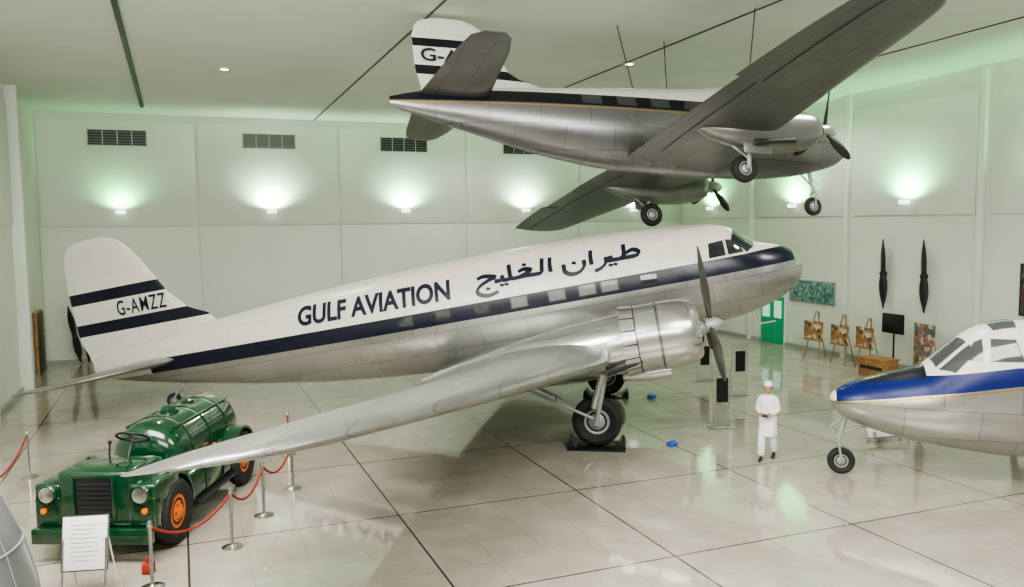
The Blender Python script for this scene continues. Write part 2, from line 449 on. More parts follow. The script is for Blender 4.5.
def catmull(P, n=6):
    out = []
    for i in range(len(P)-1):
        p0 = P[max(i-1, 0)]; p1 = P[i]; p2 = P[i+1]; p3 = P[min(i+2, len(P)-1)]
        for k in range(n):
            t = k/n
            out.append(tuple(.5*((2*p1[d])+(-p0[d]+p2[d])*t+(2*p0[d]-5*p1[d]+4*p2[d]-p3[d])*t*t+(-p0[d]+3*p1[d]-3*p2[d]+p3[d])*t**3) for d in (0, 1)))
    out.append(P[-1]); return out
def dot(x, y): return [(x-.05, y+.02), (x+.05, y-.02)]
strokes = [
 [(3.82, .2), (3.98, .34), (4.15, .40), (4.27, .30), (4.2, .20), (3.9, .19), (3.62, .2), (3.58, .34)], [(3.93, .62), (3.92, .4), (3.90, .2)],
 [(3.7, .19), (3.5, .2), (3.47, .32), (3.45, .14), (3.32, .0), (3.16, -.06)], dot(3.68, .04), dot(3.56, .04),
 [(3.12, .62), (3.10, .4), (3.11, .16)],
 [(2.93, .36), (2.92, .16), (2.78, .0), (2.58, -.02), (2.44, .1), (2.42, .34)], dot(2.68, .32),
 [(2.1, .64), (2.08, .4), (2.09, .17)],
 [(1.9, .66), (1.88, .4), (1.86, .22), (1.72, .19), (1.5, .20), (1.3, .19), (1.1, .2), (1.06, .4), (1.05, .66)],
 [(1.28, .36), (1.42, .42), (1.6, .36), (1.46, .27), (1.3, .2)], dot(1.44, .56),
 [(1.12, .2), (.9, .19), (.86, .32), (.82, .2), (.66, .2)], dot(.96, .04), dot(.84, .04),
 [(.22, .36), (.4, .42), (.68, .34), (.5, .26), (.3, .14), (.2, -.02), (.28, -.16), (.5, -.22), (.74, -.14)], dot(.48, .0)]
for sd in (-1, 1):
    for st in strokes:
        P = catmull(st) if len(st) > 2 else st
        vs = []; fs = []
        for i, p in enumerate(P):
            q0 = P[max(i-1, 0)]; q1 = P[min(i+1, len(P)-1)]
            dx, dy = q1[0]-q0[0], q1[1]-q0[1]; l = sqrt(dx*dx+dy*dy) or 1; dx /= l; dy /= l
            w = .036+.034*abs(dx*sin(radians(60))-dy*cos(radians(60)))
            if len(st) == 2: w = .045
            for sg in (-1, 1):
                X, Y = p[0]-dy*w*sg, p[1]+dx*w*sg
                s_ = (8.15-X) if sd < 0 else (3.85+X)
                vs.append(F.pt(s_, .84+Y*.74, sd, .014))
            if i: fs.append([2*i-2, 2*i-1, 2*i+1, 2*i])
        mb.add(vs, fs, M_text)
mb.build('lettering', air)
mb = MB(); mb.tube((-1.3, -.35, -.9), (-1.3, -.35, -1.25), .02, M_gray); mb.tube((-1.3, -.35, -1.25), (-.9, -.35, -1.25), .02, M_gray)
mb.build('antennas', air)
inv = air.matrix_world.inverted()
for sd in (-1, 1):
    p = air.matrix_world @ Vector((-5.46, sd*2.82, -2.47)); v = MB()
    v.box((0, 0, .015), (1.3, .9, .03), M_black, bev=.005)
    for q in (-1, 1): v.loft([[(q*.66, -.3, .03), (q*.66, .3, .03), (q*.45, .3, .03), (q*.45, -.3, .03)], [(q*.62, -.3, .2), (q*.62, .3, .2), (q*.57, .3, .2), (q*.57, -.3, .2)]], M_black)
    v.build('wheel_chock_tray', air, M=inv @ T(p.x, p.y, 0) @ RZ(-8.5))

# =============================================================== TWINS
def build_twin(name, M, stripe, reg, dw=0, ng=(-.38, -1.12), ms=5.0, mz=-1.06, sil=SILVER, wmat=None, cow=None, cream=CREAM, span=1.0, droop=0, glass=None):
    E = empty(name, M); glass = glass or M_glass
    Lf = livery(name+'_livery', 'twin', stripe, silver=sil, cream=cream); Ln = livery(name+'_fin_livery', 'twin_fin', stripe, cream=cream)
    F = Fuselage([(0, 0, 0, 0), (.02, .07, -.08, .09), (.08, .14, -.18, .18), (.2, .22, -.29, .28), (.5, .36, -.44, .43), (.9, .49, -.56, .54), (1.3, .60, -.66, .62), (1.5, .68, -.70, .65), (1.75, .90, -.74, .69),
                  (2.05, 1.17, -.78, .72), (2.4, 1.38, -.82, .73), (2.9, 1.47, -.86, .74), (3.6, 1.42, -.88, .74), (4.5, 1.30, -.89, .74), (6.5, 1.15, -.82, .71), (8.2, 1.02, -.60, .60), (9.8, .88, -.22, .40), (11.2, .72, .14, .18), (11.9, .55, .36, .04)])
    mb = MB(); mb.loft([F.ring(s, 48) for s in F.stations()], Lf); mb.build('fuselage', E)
    mb = MB(); D = dw
    f0 = hermite([(.5, 3.75, 2.75, -.62, .15), (2.5, 3.95, 2.5, -.50, .14), (6, 4.45, 1.95, -.27, .12), (8, 4.75, 1.5, -.14, .11), (8.25, 4.92, 1.15, -.12, .1), (8.42, 5.15, .7, -.11, .09), (8.5, 5.4, .2, -.1, .08)])
    def f(y):
        le, c, z, tc = f0(y); return le, c, z-droop*max(0, y-2.3)/6.2, tc
    wing(mb, [(0, 3.75+D, 2.75, -.65, .15)]+[(y*span, f(y)[0]+D)+tuple(f(y)[1:]) for y in (.5, 1.5, 2.5, 3.5, 4.5, 5.5, 6.5, 7.4, 8, 8.12, 8.25, 8.35, 8.42, 8.5)], wmat)
    for sd in (-1, 1):
        for a, b, fr in ((4.9, 8.1, .76), (1.0, 4.8, .8)):
            pts = []
            for k in range(9):
                y = a+(b-a)*k/8; le, c, z, tc = f(y)
                th = 5*tc*(.2969*sqrt(fr)-.126*fr-.3516*fr*fr+.2843*fr**3-.1015*fr**4); yc = .08*fr*(1-fr)
                pts.append((-(le+D+fr*c), sd*y*span, z+(yc-th)*c-.002))
            mb.sweep(pts, .014, M_dark, 6)
        rings = []
        for k in range(9):
            y = 5.0+3.0*k/8; le, c, z, tc = f(y)
            x0 = le+D+c*.84; h = .045
            rings.append([(-x0, sd*y*span, z+h), (-(x0+.2), sd*y*span, z+h*.6), (-(le+D+c+.16), sd*y*span, z-.03), (-(x0+.2), sd*y*span, z-.05), (-x0, sd*y*span, z-.045)])
        mb.loft(rings, wmat)
    mb.build('wings', E)
    mb = MB()
    wing(mb, [(0, 9.75, 1.55, .62, .09), (.4, 9.75, 1.5, .62, .09), (2.4, 9.98, 1.05, .68, .08), (2.95, 10.12, .8, .7, .08), (3.15, 10.3, .4, .7, .07)], wmat, camber=0); mb.build('tailplane', E)
    mb = MB()
    fin(mb, [(.4, 9.2, 2.0, .05), (.85, 7.6, 3.6, .025), (1.02, 8.3, 2.95, .03), (1.18, 8.9, 2.4, .04), (1.32, 9.15, 2.17, .05), (1.65, 9.35, 2.0, .06), (2.0, 9.55, 1.82, .065), (2.25, 9.75, 1.56, .07), (2.38, 9.95, 1.22, .075), (2.45, 10.2, .65, .08)], Ln)
    mb.build('fin_and_rudder', E)
    mb = MB()
    for sd in (-1, 1):
        fk = hermite([(2.75, .20, .22, -.42), (2.85, .30, .33, -.43), (3.2, .35, .42, -.46), (3.9, .37, .45, -.5), (4.8, .34, .38, -.52), (5.5, .22, .26, -.48), (6.0, .03, .04, -.42)])
        rings = []
        for i in range(26):
            s = 2.75+3.25*i/25; w, h, zc = fk(s)
            rings.append([(-s-D, sd*2.3+w*(abs(cos(2*pi*j/24))**.8)*(1 if cos(2*pi*j/24) > 0 else -1), zc+h*(abs(sin(2*pi*j/24))**.8)*(1 if sin(2*pi*j/24) > 0 else -1)) for j in range(24)])
        mb.loft(rings, cow)
        mb.box((-2.84-D, sd*2.3, -.66), (.1, .3, .14), M_dark, bev=.03)
        mb.tube((-3.6-D, sd*2.6, -.78), (-4.6-D, sd*2.62, -.88), .055, M_engine)
        propeller(mb, (-2.55-D, sd*2.3, -.42), 1.1, .17, M_prop, M_alu, rot=20, hub_r=.17, spin=.34)
        wx = -ms-D
        wheel(mb, (wx, sd*2.1, mz), .30, .2, M_gray)
        mb.tube((wx, sd*2.28, mz), (wx+.1, sd*2.28, -.5), .05, M_gray)
        mb.tube((wx, sd*2.1, mz), (wx, sd*2.3, mz), .04, M_gray)
        mb.tube((wx+.05, sd*2.28, mz+.16), (wx-.7, sd*2.2, -.6), .025, M_gray)
        mb.box((wx+.1, sd*2.5, -.88), (.7, .02, .42), cow, bev=.008)
    nx, nz = ng
    wheel(mb, (nx, 0, nz), .235, .15, M_gray)
    for q in (-1, 1): mb.tube((nx, q*.11, nz), (nx+.06, q*.09, nz+.37), .022, M_gray)
    mb.tube((nx+.06, -.1, nz+.36), (nx+.06, .1, nz+.36), .035, M_gray)
    mb.tube((nx+.06, 0, nz+.34), (nx-.06, 0, -.28), .05, M_gray)
    mb.tube((nx+.05, 0, nz+.5), (nx-.5, 0, -.45), .022, M_gray)
    mb.tube((nx+.08, 0, nz+.42), (nx+.2, 0, nz+.6), .015, M_gray); mb.tube((nx+.2, 0, nz+.6), (nx+.02, 0, nz+.75), .015, M_gray)
    mb.build('engines_and_gear', E)
    mb = MB()
    for sd in (-1, 1):
        P = lambda u, v: F.pt(u, v, sd, .01); Q = lambda u, v: F.ptphi(u, sd*v, .012)
        patch4(mb, P, (2.0, .84), (2.30, .84), (2.32, 1.18), (2.20, 1.12), glass)
        patch4(mb, P, (2.40, .84), (2.90, .85), (2.80, 1.19), (2.44, 1.19), glass)
        patch4(mb, Q, (1.60, .08), (2.02, .07), (2.10, .46), (1.64, .58), glass)
        patch4(mb, Q, (1.67, .7), (2.14, .56), (2.17, .83), (1.90, 1.0), glass)
        patch4(mb, Q, (2.45, .1), (2.85, .1), (2.85, .42), (2.5, .42), glass)
        for s in (4.0, 4.85, 5.7, 6.55, 7.4):
            patch4(mb, P, (s-.24, .50), (s+.24, .50), (s+.24, .73), (s-.24, .73), M_glass)
    mb.build('windows', E)
    mb = MB(); vs, fs = text_mesh(reg, .015)
    for sd, a, b in ((-1, 11.2, 9.75), (1, 9.75, 11.2)):
        mb.add([(-(a+(b-a)*u), sd*.085, 1.40+.30*v) for u, v in vs], fs, M_text)
    mb.build('lettering', E)
    return E
L_wing2 = livery('wing_aluminium_shaded', 'metal', panel='top', silver=(.18, .18, .18), rough=.25)  # darker wing copy, underside shade put into the colour
M_glass2 = mat('canopy_glass', (.08, .09, .095), .08, coat=1)
hang = build_twin('twin_engine_aircraft', T(8.50, 21.65, 6.80) @ RZ(19) @ RY(2.2) @ RX(-13) @ SC(.98, .98, .98), (.006, .007, .012), 'G-ARE', ng=(-1.15, -1.5), ms=4.6, mz=-1.32, sil=(.24, .24, .24), wmat=L_wing2, cow=M_cowl2, cream=(.66, .65, .59), span=.97, droop=.3)  # its darker silver also holds underside shade in the colour
twin = build_twin('twin_engine_aircraft.001', T(6.34, 16.6, 1.52) @ RZ(165) @ SC(1.12, 1.12, 1.12), (.006, .015, .13), 'G-DVE', dw=1.25, ng=(-.22, -1.12), mz=-1.06, wmat=L_wing, cow=M_cowl, glass=M_glass2)
mb = MB(); inv = hang.matrix_world.inverted()
for l, top in (((-4.2, -1.6, -.45), (.2, -.1)), ((-4.2, 1.6, -.45), (-.2, .1)), ((-6.0, 0, 1.1), (-.4, 0))):
    p = hang.matrix_world @ Vector(l)
    mb.tube(inv @ p, inv @ Vector((p.x+top[0], p.y+top[1], ceil_xy(p.x+top[0], p.y+top[1])-.01)), .014, M_dark, seg=6)
mb.build('suspension_cables', hang)

# =============================================================== ROOM
mb = MB(); mb.box(((B0+B1)/2, (A0+A1)/2, -.1), (B1-B0+.6, A1-A0+.6, .2), M_wall)
fl = mb.build('floor', M=RM)
m = bpy.data.materials.new('polished_tile_floor'); m.use_nodes = True; nt = m.node_tree; p = nt.nodes['Principled BSDF']; X = NX(m)
tc = nt.nodes.new('ShaderNodeTexCoord'); sp = nt.nodes.new('ShaderNodeSeparateXYZ'); nt.links.new(tc.outputs['Object'], sp.inputs[0])
def seam(v, off, per, w):
    q = X.m('PINGPONG', X.m('SUBTRACT', v, off), per/2)
    return X.lt(q, w/2)
big = X.OR(seam(sp.outputs[0], 3.4-34.5, 3.45, .034), seam(sp.outputs[1], 14.1-34.5, 3.45, .034))
small = X.OR(seam(sp.outputs[0], 3.4-34.5, .8625, .012), seam(sp.outputs[1], 14.1-34.5, .8625, .012))
no = nt.nodes.new('ShaderNodeTexNoise'); no.inputs['Scale'].default_value = 1.3; no.inputs['Detail'].default_value = 10; no.inputs['Roughness'].default_value = .65; nt.links.new(tc.outputs['Object'], no.inputs['Vector'])
rp = nt.nodes.new('ShaderNodeValToRGB'); rp.color_ramp.elements[0].position = .3; rp.color_ramp.elements[1].position = .7
rp.color_ramp.elements[0].color = (.36, .325, .265, 1); rp.color_ramp.elements[1].color = (.48, .44, .37, 1)
nt.links.new(no.outputs['Fac'], rp.inputs['Fac'])
col = X.mix(small, rp.outputs['Color'], (.31, .28, .23)); col = X.mix(big, col, (.06, .055, .048))
nt.links.new(col, p.inputs['Base Color'])
nt.links.new(X.m('MULTIPLY_ADD', no.outputs['Fac'], .12, .0), p.inputs['Roughness'])
p.inputs['IOR'].default_value = 1.95
fl.data.materials.clear(); fl.data.materials.append(m)

mb = MB(); b0, b1 = B0-.3, B1+.3; a0, a1 = A0-.3, A1+.3
z0, z1 = ceil_a(a0), ceil_a(a1)
mb.loft([[(b0, a0, z0), (b1, a0, z0), (b1, a0, z0+.2), (b0, a0, z0+.2)], [(b0, a1, z1), (b1, a1, z1), (b1, a1, z1+.2), (b0, a1, z1+.2)]], M_ceil)
mb.build('ceiling', M=RM)
mb = MB()
def ceil_strip(b, w, aa, ab, t):
    za, zb = ceil_a(aa), ceil_a(ab)
    mb.loft([[(b-w/2, aa, za-t), (b+w/2, aa, za-t), (b+w/2, aa, za+.01), (b-w/2, aa, za+.01)], [(b-w/2, ab, zb-t), (b+w/2, ab, zb-t), (b+w/2, ab, zb+.01), (b-w/2, ab, zb+.01)]], M_dark)
for b in (5.3, 12.0, 18.4): ceil_strip(b, .05, A0, A1, .02)
ceil_strip(-1.0, .12, A0, 33, .05)
mb.build('trim_1', M=RM)
def wall_prism(mb, b_lo, b_hi, a_lo, a_hi, m):
    mb.loft([[(b_lo, a_lo, 0), (b_hi, a_lo, 0), (b_hi, a_lo, ceil_a(a_lo)), (b_lo, a_lo, ceil_a(a_lo))], [(b_lo, a_hi, 0), (b_hi, a_hi, 0), (b_hi, a_hi, ceil_a(a_hi)), (b_lo, a_hi, ceil_a(a_hi))]], m)
mb = MB(); wall_prism(mb, B0-.3, B1+.3, A1, A1+.3, M_wall)
for k in range(5):
    bc = B0+BW*(k+.5)
    mb.box((bc, A1-.02, 7.05), (BW-.14, .06, 3.9), M_wall2, bev=.015)
    mb.box((bc, A1-.02, 2.6), (BW-.05, .05, 4.9), M_wall2, bev=.01)
mb.build('wall_back', M=RM)
M_gr2 = mat('grille_gray', (.16, .16, .15), .5)
for k in range(4):
    bc = B0+BW*(k+.5); v = MB(); gm = M_dark if k != 1 else M_gr2
    v.box((bc, A1-.06, 8.4), (2.0, .04, .56), gm)
    for j in range(5): v.box((bc, A1-.09, 8.2+.1*j), (2.0, .03, .02), M_gr2)
    for j in range(5): v.box((bc-1+.5*j, A1-.1, 8.4), (.03, .04, .6), M_gray)
    v.build('air_vent', M=RM)
mb = MB(); wall_prism(mb, B1, B1+.3, A0, A1, M_wall)
for k in range(7):
    a = A1-BAY*k
    if k: hh = ceil_a(a); mb.box((B1-.08, a, hh/2), (.18, .22, hh-.01), M_wall2, bev=.02)
    mb.box((B1-.02, a-BAY/2, 7.05), (.06, BAY-.5, 3.7), M_wall2, bev=.015)
mb.build('wall_right', M=RM)
mb = MB(); wall_prism(mb, B0-.3, B0, A0, A1, M_wall)
for k in range(7):
    a = A1-5.3-BAY*k; hh = ceil_a(a)
    mb.box((B0+.15, a, hh/2), (.35, .35, hh-.01), M_wall2, bev=.02)
    mb.box((B0+.02, a-BAY/2, 7.05), (.06, BAY-.5, 3.7), M_wall2, bev=.015)
mb.build('wall_left', M=RM)
for nm, c, d in (('baseboard_back', ((B0+B1)/2, A1-.06, .08), (B1-B0, .06, .16)), ('baseboard_right', (B1-.06, 14, .08), (.05, 41, .16)), ('baseboard_left', (B0+.05, 14, .08), (.05, 41, .16))):
    v = MB(); v.box(c, d, M_gray); v.build(nm, M=RM)
v = MB(); ac = 28.0
v.box((B1-.05, ac, 1.04), (.08, 1.5, 2.08), M_white); v.box((B1-.1, ac-.36, 1.0), (.05, .68, 1.96), M_door, bev=.01); v.box((B1-.1, ac+.36, 1.0), (.05, .68, 1.96), M_door, bev=.01)
for q in (-.36, .36): v.box((B1-.13, ac+q, 1.45), (.02, .44, .7), mat('door_glass', (.4, .75, .6), .1, emit=.6))  # panes given a glow of their own, no lamp behind
v.tube((B1-.16, ac-.06, .9), (B1-.16, ac-.06, 1.15), .015, M_steel); v.build('door_1', M=RM)
def sconce(b, a, n, col, e):
    v = MB(); M0 = T(*room(b, a, 5.65)) @ RM @ RZ(n)
    v.box((.06, 0, 0), (.1, .16, .1), M_gray, bev=.02)
    v.box((.2, 0, -.02), (.2, .34, .14), M_lamp, bev=.03)
    v.tube((.1, 0, -.02), (.2, 0, -.02), .03, M_gray)
    v.build('wall_sconce', M=M0)
    l = bpy.data.lights.new('sconce_lamp', 'SPOT'); l.energy = e; l.color = col; l.spot_size = radians(165); l.spot_blend = .6; l.shadow_soft_size = .06
    o = bpy.data.objects.new('sconce_lamp', l); bpy.context.collection.objects.link(o)
    o.matrix_world = M0 @ T(.36, 0, .24) @ RY(180-35)
G1 = (.25, 1, .36); G2 = (.70, 1, .71)
for k in range(5): sconce(B0+BW*(k+.5), A1-.05, -90, (G1, G2, (.45, 1, .54), G2, G2)[k], (170, 440, 380, 340, 340)[k])
for k in range(4): sconce(B1-.05, A1-BAY*(k+.5), 180, G1, 450)
def downlight(x, y, e, vis=True):
    Hc = ceil_xy(x, y)-.005
    v = MB(); v.lathe([(0, .13), (.04, .13)], M_white, T(x, y, Hc) @ RY(90), 20); v.lathe([(.041, .10), (.045, .10)], M_bulb, T(x, y, Hc) @ RY(90), 20)
    v.build('ceiling_downlight')
    l = bpy.data.lights.new('downlight_fill_lamp', 'SPOT'); l.energy = e; l.color = (1, .97, .9); l.spot_size = radians(160); l.spot_blend = .6; l.shadow_soft_size = .35
    o = bpy.data.objects.new('downlight_fill_lamp', l); bpy.context.collection.objects.link(o); o.location = (x, y, Hc-.12)
for x, y in ((3.4, 24.3), (8.4, 18.6), (-8, 24), (-1, 33), (9.5, 29.5)): downlight(x, y, 640)  # first two are real fixtures, the other three added as fill
def area(loc, rot, sx, sy, e, col=(1, .98, .93)):  # broad fill lamp added out of view, without a fixture
    l = bpy.data.lights.new('unseen_fill_lamp', 'AREA'); l.shape = 'RECTANGLE'; l.size = sx; l.size_y = sy; l.energy = e; l.color = col
    o = bpy.data.objects.new('unseen_fill_lamp', l); bpy.context.collection.objects.link(o); o.matrix_world = T(*loc) @ rot
area((-5, 9, 9.1), RX(25), 7, 4, 1950)
area((6, 9, 9.1), RX(25), 7, 4, 1100)
area((1, -2, 8.8), RX(50), 12, 4, 1500)
w = bpy.data.worlds.new('world'); bpy.context.scene.world = w; w.use_nodes = True
w.node_tree.nodes['Background'].inputs[0].default_value = (.9, .95, 1, 1); w.node_tree.nodes['Background'].inputs[1].default_value = .18

for a in (22.1, 20.4):
    v = MB()
    for q in (0, 180): blade(v, 1.2, .30, M_prop, RX(q), root=.04, flat=1)
    v.lathe([(-.1, .09), (.08, .09)], M_prop, None, 20)
    v.build('wall_propeller', M=T(*room(B1-.22, a, 3.2)) @ RM @ RZ(180) @ RX(2))
def picmat(name, cols, sc):
    m = bpy.data.materials.new(name); m.use_nodes = True; nt = m.node_tree; p = nt.nodes['Principled BSDF']
    tc = nt.nodes.new('ShaderNodeTexCoord'); vo = nt.nodes.new('ShaderNodeTexVoronoi'); vo.inputs['Scale'].default_value = sc; vo.distance = 'CHEBYCHEV'
    nt.links.new(tc.outputs['Object'], vo.inputs['Vector'])
    r = nt.nodes.new('ShaderNodeValToRGB'); r.color_ramp.interpolation = 'CONSTANT'
    for i, c in enumerate(cols):
        if i < 2: e = r.color_ramp.elements[i]; e.position = i/len(cols)
        else: e = r.color_ramp.elements.new(i/len(cols))
        e.color = c4(c)
    s = nt.nodes.new('ShaderNodeSeparateColor'); nt.links.new(vo.outputs['Color'], s.inputs[0]); nt.links.new(s.outputs[0], r.inputs['Fac']); nt.links.new(r.outputs['Color'], p.inputs['Base Color'])
    p.inputs['Roughness'].default_value = .5; return m
P_teal = picmat('mural_print', [(.04, .13, .14), (.08, .22, .22), (.16, .28, .24), (.28, .34, .3)], 9)
P_map = picmat('photo_collage_print', [(.5, .36, .2), (.22, .12, .05), (.6, .55, .42), (.1, .08, .06), (.4, .2, .08)], 7)
P_post = picmat('poster_print', [(.1, .08, .06), (.4, .15, .1), (.45, .4, .3), (.08, .12, .2), (.2, .17, .1)], 8)
P_dark = picmat('dark_print', [(.03, .025, .02), (.1, .04, .03), (.05, .06, .08), (.12, .1, .07)], 5)
v = MB(); v.box((B1-.05, 25.8, 2.3), (.05, 2.4, .8), P_teal); v.box((B1-.035, 25.8, 2.3), (.04, 2.48, .88), M_gray); v.build('wall_mural', M=RM)
v = MB(); v.box((B1-.06, 16.6, 3.0), (.05, 1.0, 1.4), P_dark); v.box((B1-.045, 16.6, 3.0), (.05, 1.12, 1.52), M_dark); v.build('framed_picture', M=RM)
v = MB(); v.box((B0+.08, 33.0, 1.1), (.1, 1.4, 2.2), M_wood); v.box((B0+.13, 33.0, 1.1), (.06, 1.2, 2.1), M_leather, bev=.01); v.build('door_2', M=RM)
for b, r_ in ((-3.7, -8), (-3.2, 5)):
    v = MB()
    blade(v, 1.1, .26, M_prop, RX(0), root=.03, flat=1); blade(v, 1.1, .26, M_prop, RX(180), root=.03, flat=1); v.lathe([(-.08, .09), (.08, .09)], M_prop, None, 16)
    v.build('propeller', M=T(*room(b, 34.6, 1.12)) @ RM @ RZ(90) @ RY(-8) @ RX(r_))

def easel(b, a, ry, pm, w=.75, h=.6, zc=1.05):
    v = MB()
    for q in (-1, 1): v.tube((0, q*.36, 0), (.28, q*.06, 1.75), .022, M_wood, seg=8)
    v.tube((.75, 0, 0), (.28, 0, 1.7), .02, M_wood, seg=8)
    v.box((.05, 0, zc-h/2-.03), (.12, w*.95, .04), M_wood); v.box((.2, 0, 1.35), (.03, .3, .04), M_wood)
    v.box((.08, 0, zc), (.03, w, h), pm, bev=.004)
    v.build('display_easel', M=T(*room(b, a)) @ RM @ RZ(ry))
easel(21.4, 24.3, 8, P_map, .85, .65); easel(21.4, 23.0, 0, P_map, .85, .65); easel(21.4, 21.85, -5, P_map, .85, .65, 1.1)
easel(21.5, 19.5, -10, P_post, .95, 1.4, 1.1)
v = MB(); v.box((0, 0, 1.62), (.06, .9, .66), M_black, bev=.02); v.tube((0.05, 0, 0), (.05, 0, 1.4), .03, M_black); v.box((.05, 0, .02), (.4, .4, .04), M_black, bev=.01); v.build('display_screen', M=T(*room(21.9, 21.05)) @ RM)
v = MB(); v.box((0, 0, .28), (.6, 1.1, .56), M_wood, bev=.02); v.box((-.31, 0, .28), (.02, .9, .1), M_leather); v.box((0, 0, .57), (.66, 1.16, .05), M_wood, bev=.01); v.build('wooden_crate', M=T(*room(21.0, 20.75)) @ RM)
M_plexi = mat('plexiglass', (.9, .93, .92), .02, trans=1)
for x, y, h, pz in ((5.1, 20.3, 1.5, .95), (6.6, 24.2, 1.5, 1.0), (6.1, 26.5, 1.3, .8)):
    v = MB(); v.box((0, 0, h/2+.03), (.5, .012, h), M_plexi); v.box((0, 0, .02), (.6, .3, .03), M_steel, bev=.01); v.box((0.02, -.02, pz), (.3, .015, .6), M_black)
    for q in (-.25, .25): v.tube((q, 0, 0), (q, 0, h+.03), .010, M_steel, seg=8)
    v.build('information_stand', M=T(x, y, 0) @ RZ(12))
v = MB(); v.box((0, 0, .38), (1.0, .03, .42), M_white, M=RX(-25)); v.box((0, .02, .38), (1.04, .02, .46), M_gray, M=RX(-25))
for q in (-.4, .4): v.tube((q, 0, .3), (q, .25, 0), .015, M_steel, seg=8); v.tube((q, -.02, .3), (q, -.1, 0), .015, M_steel, seg=8)
v.build('information_sign', M=T(8.55, 18.7, 0) @ RZ(10))
for x, y in ((3.6, 18.7), (4.0, 23.9)):
    v = MB(); v.box((0, 0, .05), (.24, .16, .09), M_blue, bev=.03); v.tube((-.08, 0, .09), (-.08, 0, .13), .01, M_blue); v.tube((.08, 0, .09), (.08, 0, .13), .01, M_blue); v.tube((-.08, 0, .13), (.08, 0, .13), .01, M_blue); v.build('small_toolbox', M=T(x, y, 0) @ RZ(30))

posts = [(-5.13, 11.5), (-4.48, 12.96), (-4.4, 14.4), (-4.28, 15.9), (-5.0, 18.3)]
posts2 = [(-9.9, 16.8), (-8.9, 13.6), (-7.35, 11.2), ]
for ps in (posts, posts2):
    for i, (x, y) in enumerate(ps):
        v = MB(); v.lathe([(0, .17), (.015, .17), (.035, .12), (.05, .03), (.06, .025), (.86, .025), (.87, .04), (.9, .04), (.91, .025), (.93, .038), (.96, .03), (.975, .003)], M_steel, RY(-90), 24)
        o = v.build('stanchion', M=T(x, y, 0))
        if i < len(ps)-1:
            dx, dy = ps[i+1][0]-x, ps[i+1][1]-y; v = MB()
            v.sweep([(dx*(.012+.976*t/14), dy*(.012+.976*t/14), .87-.28*4*(t/14)*(1-t/14)) for t in range(15)], .02, M_red, 8)
            v.build('barrier_rope', o)
v = MB(); v.box((0, 0, .75), (.58, .02, .72), M_white, M=RX(-12), bev=.004); v.box((0, .015, .75), (.62, .02, .76), M_steel, M=RX(-12))
for q in (-1, 1): v.tube((q*.28, .0, .02), (q*.28, .16, .8), .014, M_steel, seg=8); v.tube((q*.28, .55, .02), (q*.28, .2, .9), .014, M_steel, seg=8)
for j in range(9): v.box((-.02*(j % 3), -.013, 1.0-.06*j), (.38-.05*(j % 3), .003, .006), M_gray, M=RX(-12))
v.build('sign_board', M=T(-5.93, 11.15, 0) @ RZ(8))
v = MB(); v.box((0, 0, .08), (.16, .16, .16), M_red, bev=.03); v.tube((0, 0, .16), (0, 0, .24), .03, M_red); v.build('fire_bucket', M=T(-5.4, 12.0, 0))

# =============================================================== TUG / BOWSER
tug = empty('aircraft_fuel_tractor', T(-6.3, 14.43, 0) @ RZ(-92))
v = MB()
v.box((-.3, 0, .64), (4.3, 1.3, .46), M_green, bev=.06)
v.box((1.5, 0, .94), (.96, 1.16, .92), M_green, bev=.07, seg=3)
v.box((1.985, 0, 1.0), (.03, .56, .60), M_black, bev=.01)
for j in range(7): v.box((2.002, 0, .78+.072*j), (.02, .54, .008), M_engine)
for q in (-1, 1): v.box((2.0, q*.31, 1.0), (.05, .05, .70), M_green, bev=.01)
v.box((2.0, 0, .67), (.05, .66, .05), M_green); v.box((2.0, 0, 1.33), (.05, .66, .05), M_green, bev=.01)
v.box((2.08, 0, .44), (.14, 1.85, .24), M_green, bev=.03); v.box((2.15, 0, .3), (.2, .3, .12), M_dark)
for q in (-1, 1):
    v.box((1.55, q*.74, 1.02), (.85, .40, .36), M_green, bev=.05, seg=3)
    v.box((1.88, q*.74, .76), (.2, .40, .5), M_green, bev=.04, seg=3)
    v.lathe([(0, .10), (.03, .145), (.08, .15), (.10, .135)], M_green, T(1.95, q*.72, 1.05), 24, c1=False)
    v.lathe([(.05, .135), (.09, .12), (.11, .001)], M_steel, T(1.95, q*.72, 1.05), 24)
    v.lathe([(0, .04), (.05, .05), (.06, .001)], M_orange, T(1.98, q*.78, .80), 12)
    for cx in (1.2, -1.85):
        rings = []
        for i in range(13):
            a = radians(-2+184*i/12); r0 = .60; r1 = .65
            rings.append([(cx+r0*cos(a), q*.55, .52+r0*sin(a)), (cx+r1*cos(a), q*.55, .52+r1*sin(a)), (cx+r1*cos(a), q*.93, .52+r1*sin(a)), (cx+r0*cos(a), q*.93, .52+r0*sin(a))])
        v.loft(rings, M_green)
    v.box((-.33, q*.76, .70), (1.85, .30, .48), M_green, bev=.05)
    v.box((-.33, q*.92, .70), (.7, .02, .34), M_green, bev=.008); v.box((-1.0, q*.92, .70), (.45, .02, .34), M_green, bev=.008)
    v.box((-.35, q*.9, .42), (1.7, .2, .05), M_dark)
v.box((.92, 0, 1.02), (.3, 1.1, .6), M_green, bev=.08, seg=3)
v.box((.62, 0, 1.0), (.36, .9, .16), M_leather, bev=.06, seg=3)
v.tube((1.15, .1, 1.3), (.92, .1, 1.66), .022, M_black); SW = T(.92, .1, 1.66) @ RY(-30) @ RX(90)
v.torus((0, 0, 0), .25, .02, M_black, SW)
for k in range(3): v.tube((0, 0, 0), (.24*cos(k*2.1), 0, .24*sin(k*2.1)), .013, M_black, M=SW)
v.tube((.95, -.3, 1.2), (.9, -.3, 1.55), .015, M_black); v.ball((.9, -.3, 1.57), .035, M_black)
TM = T(0, 0, 1.14); R0 = .60
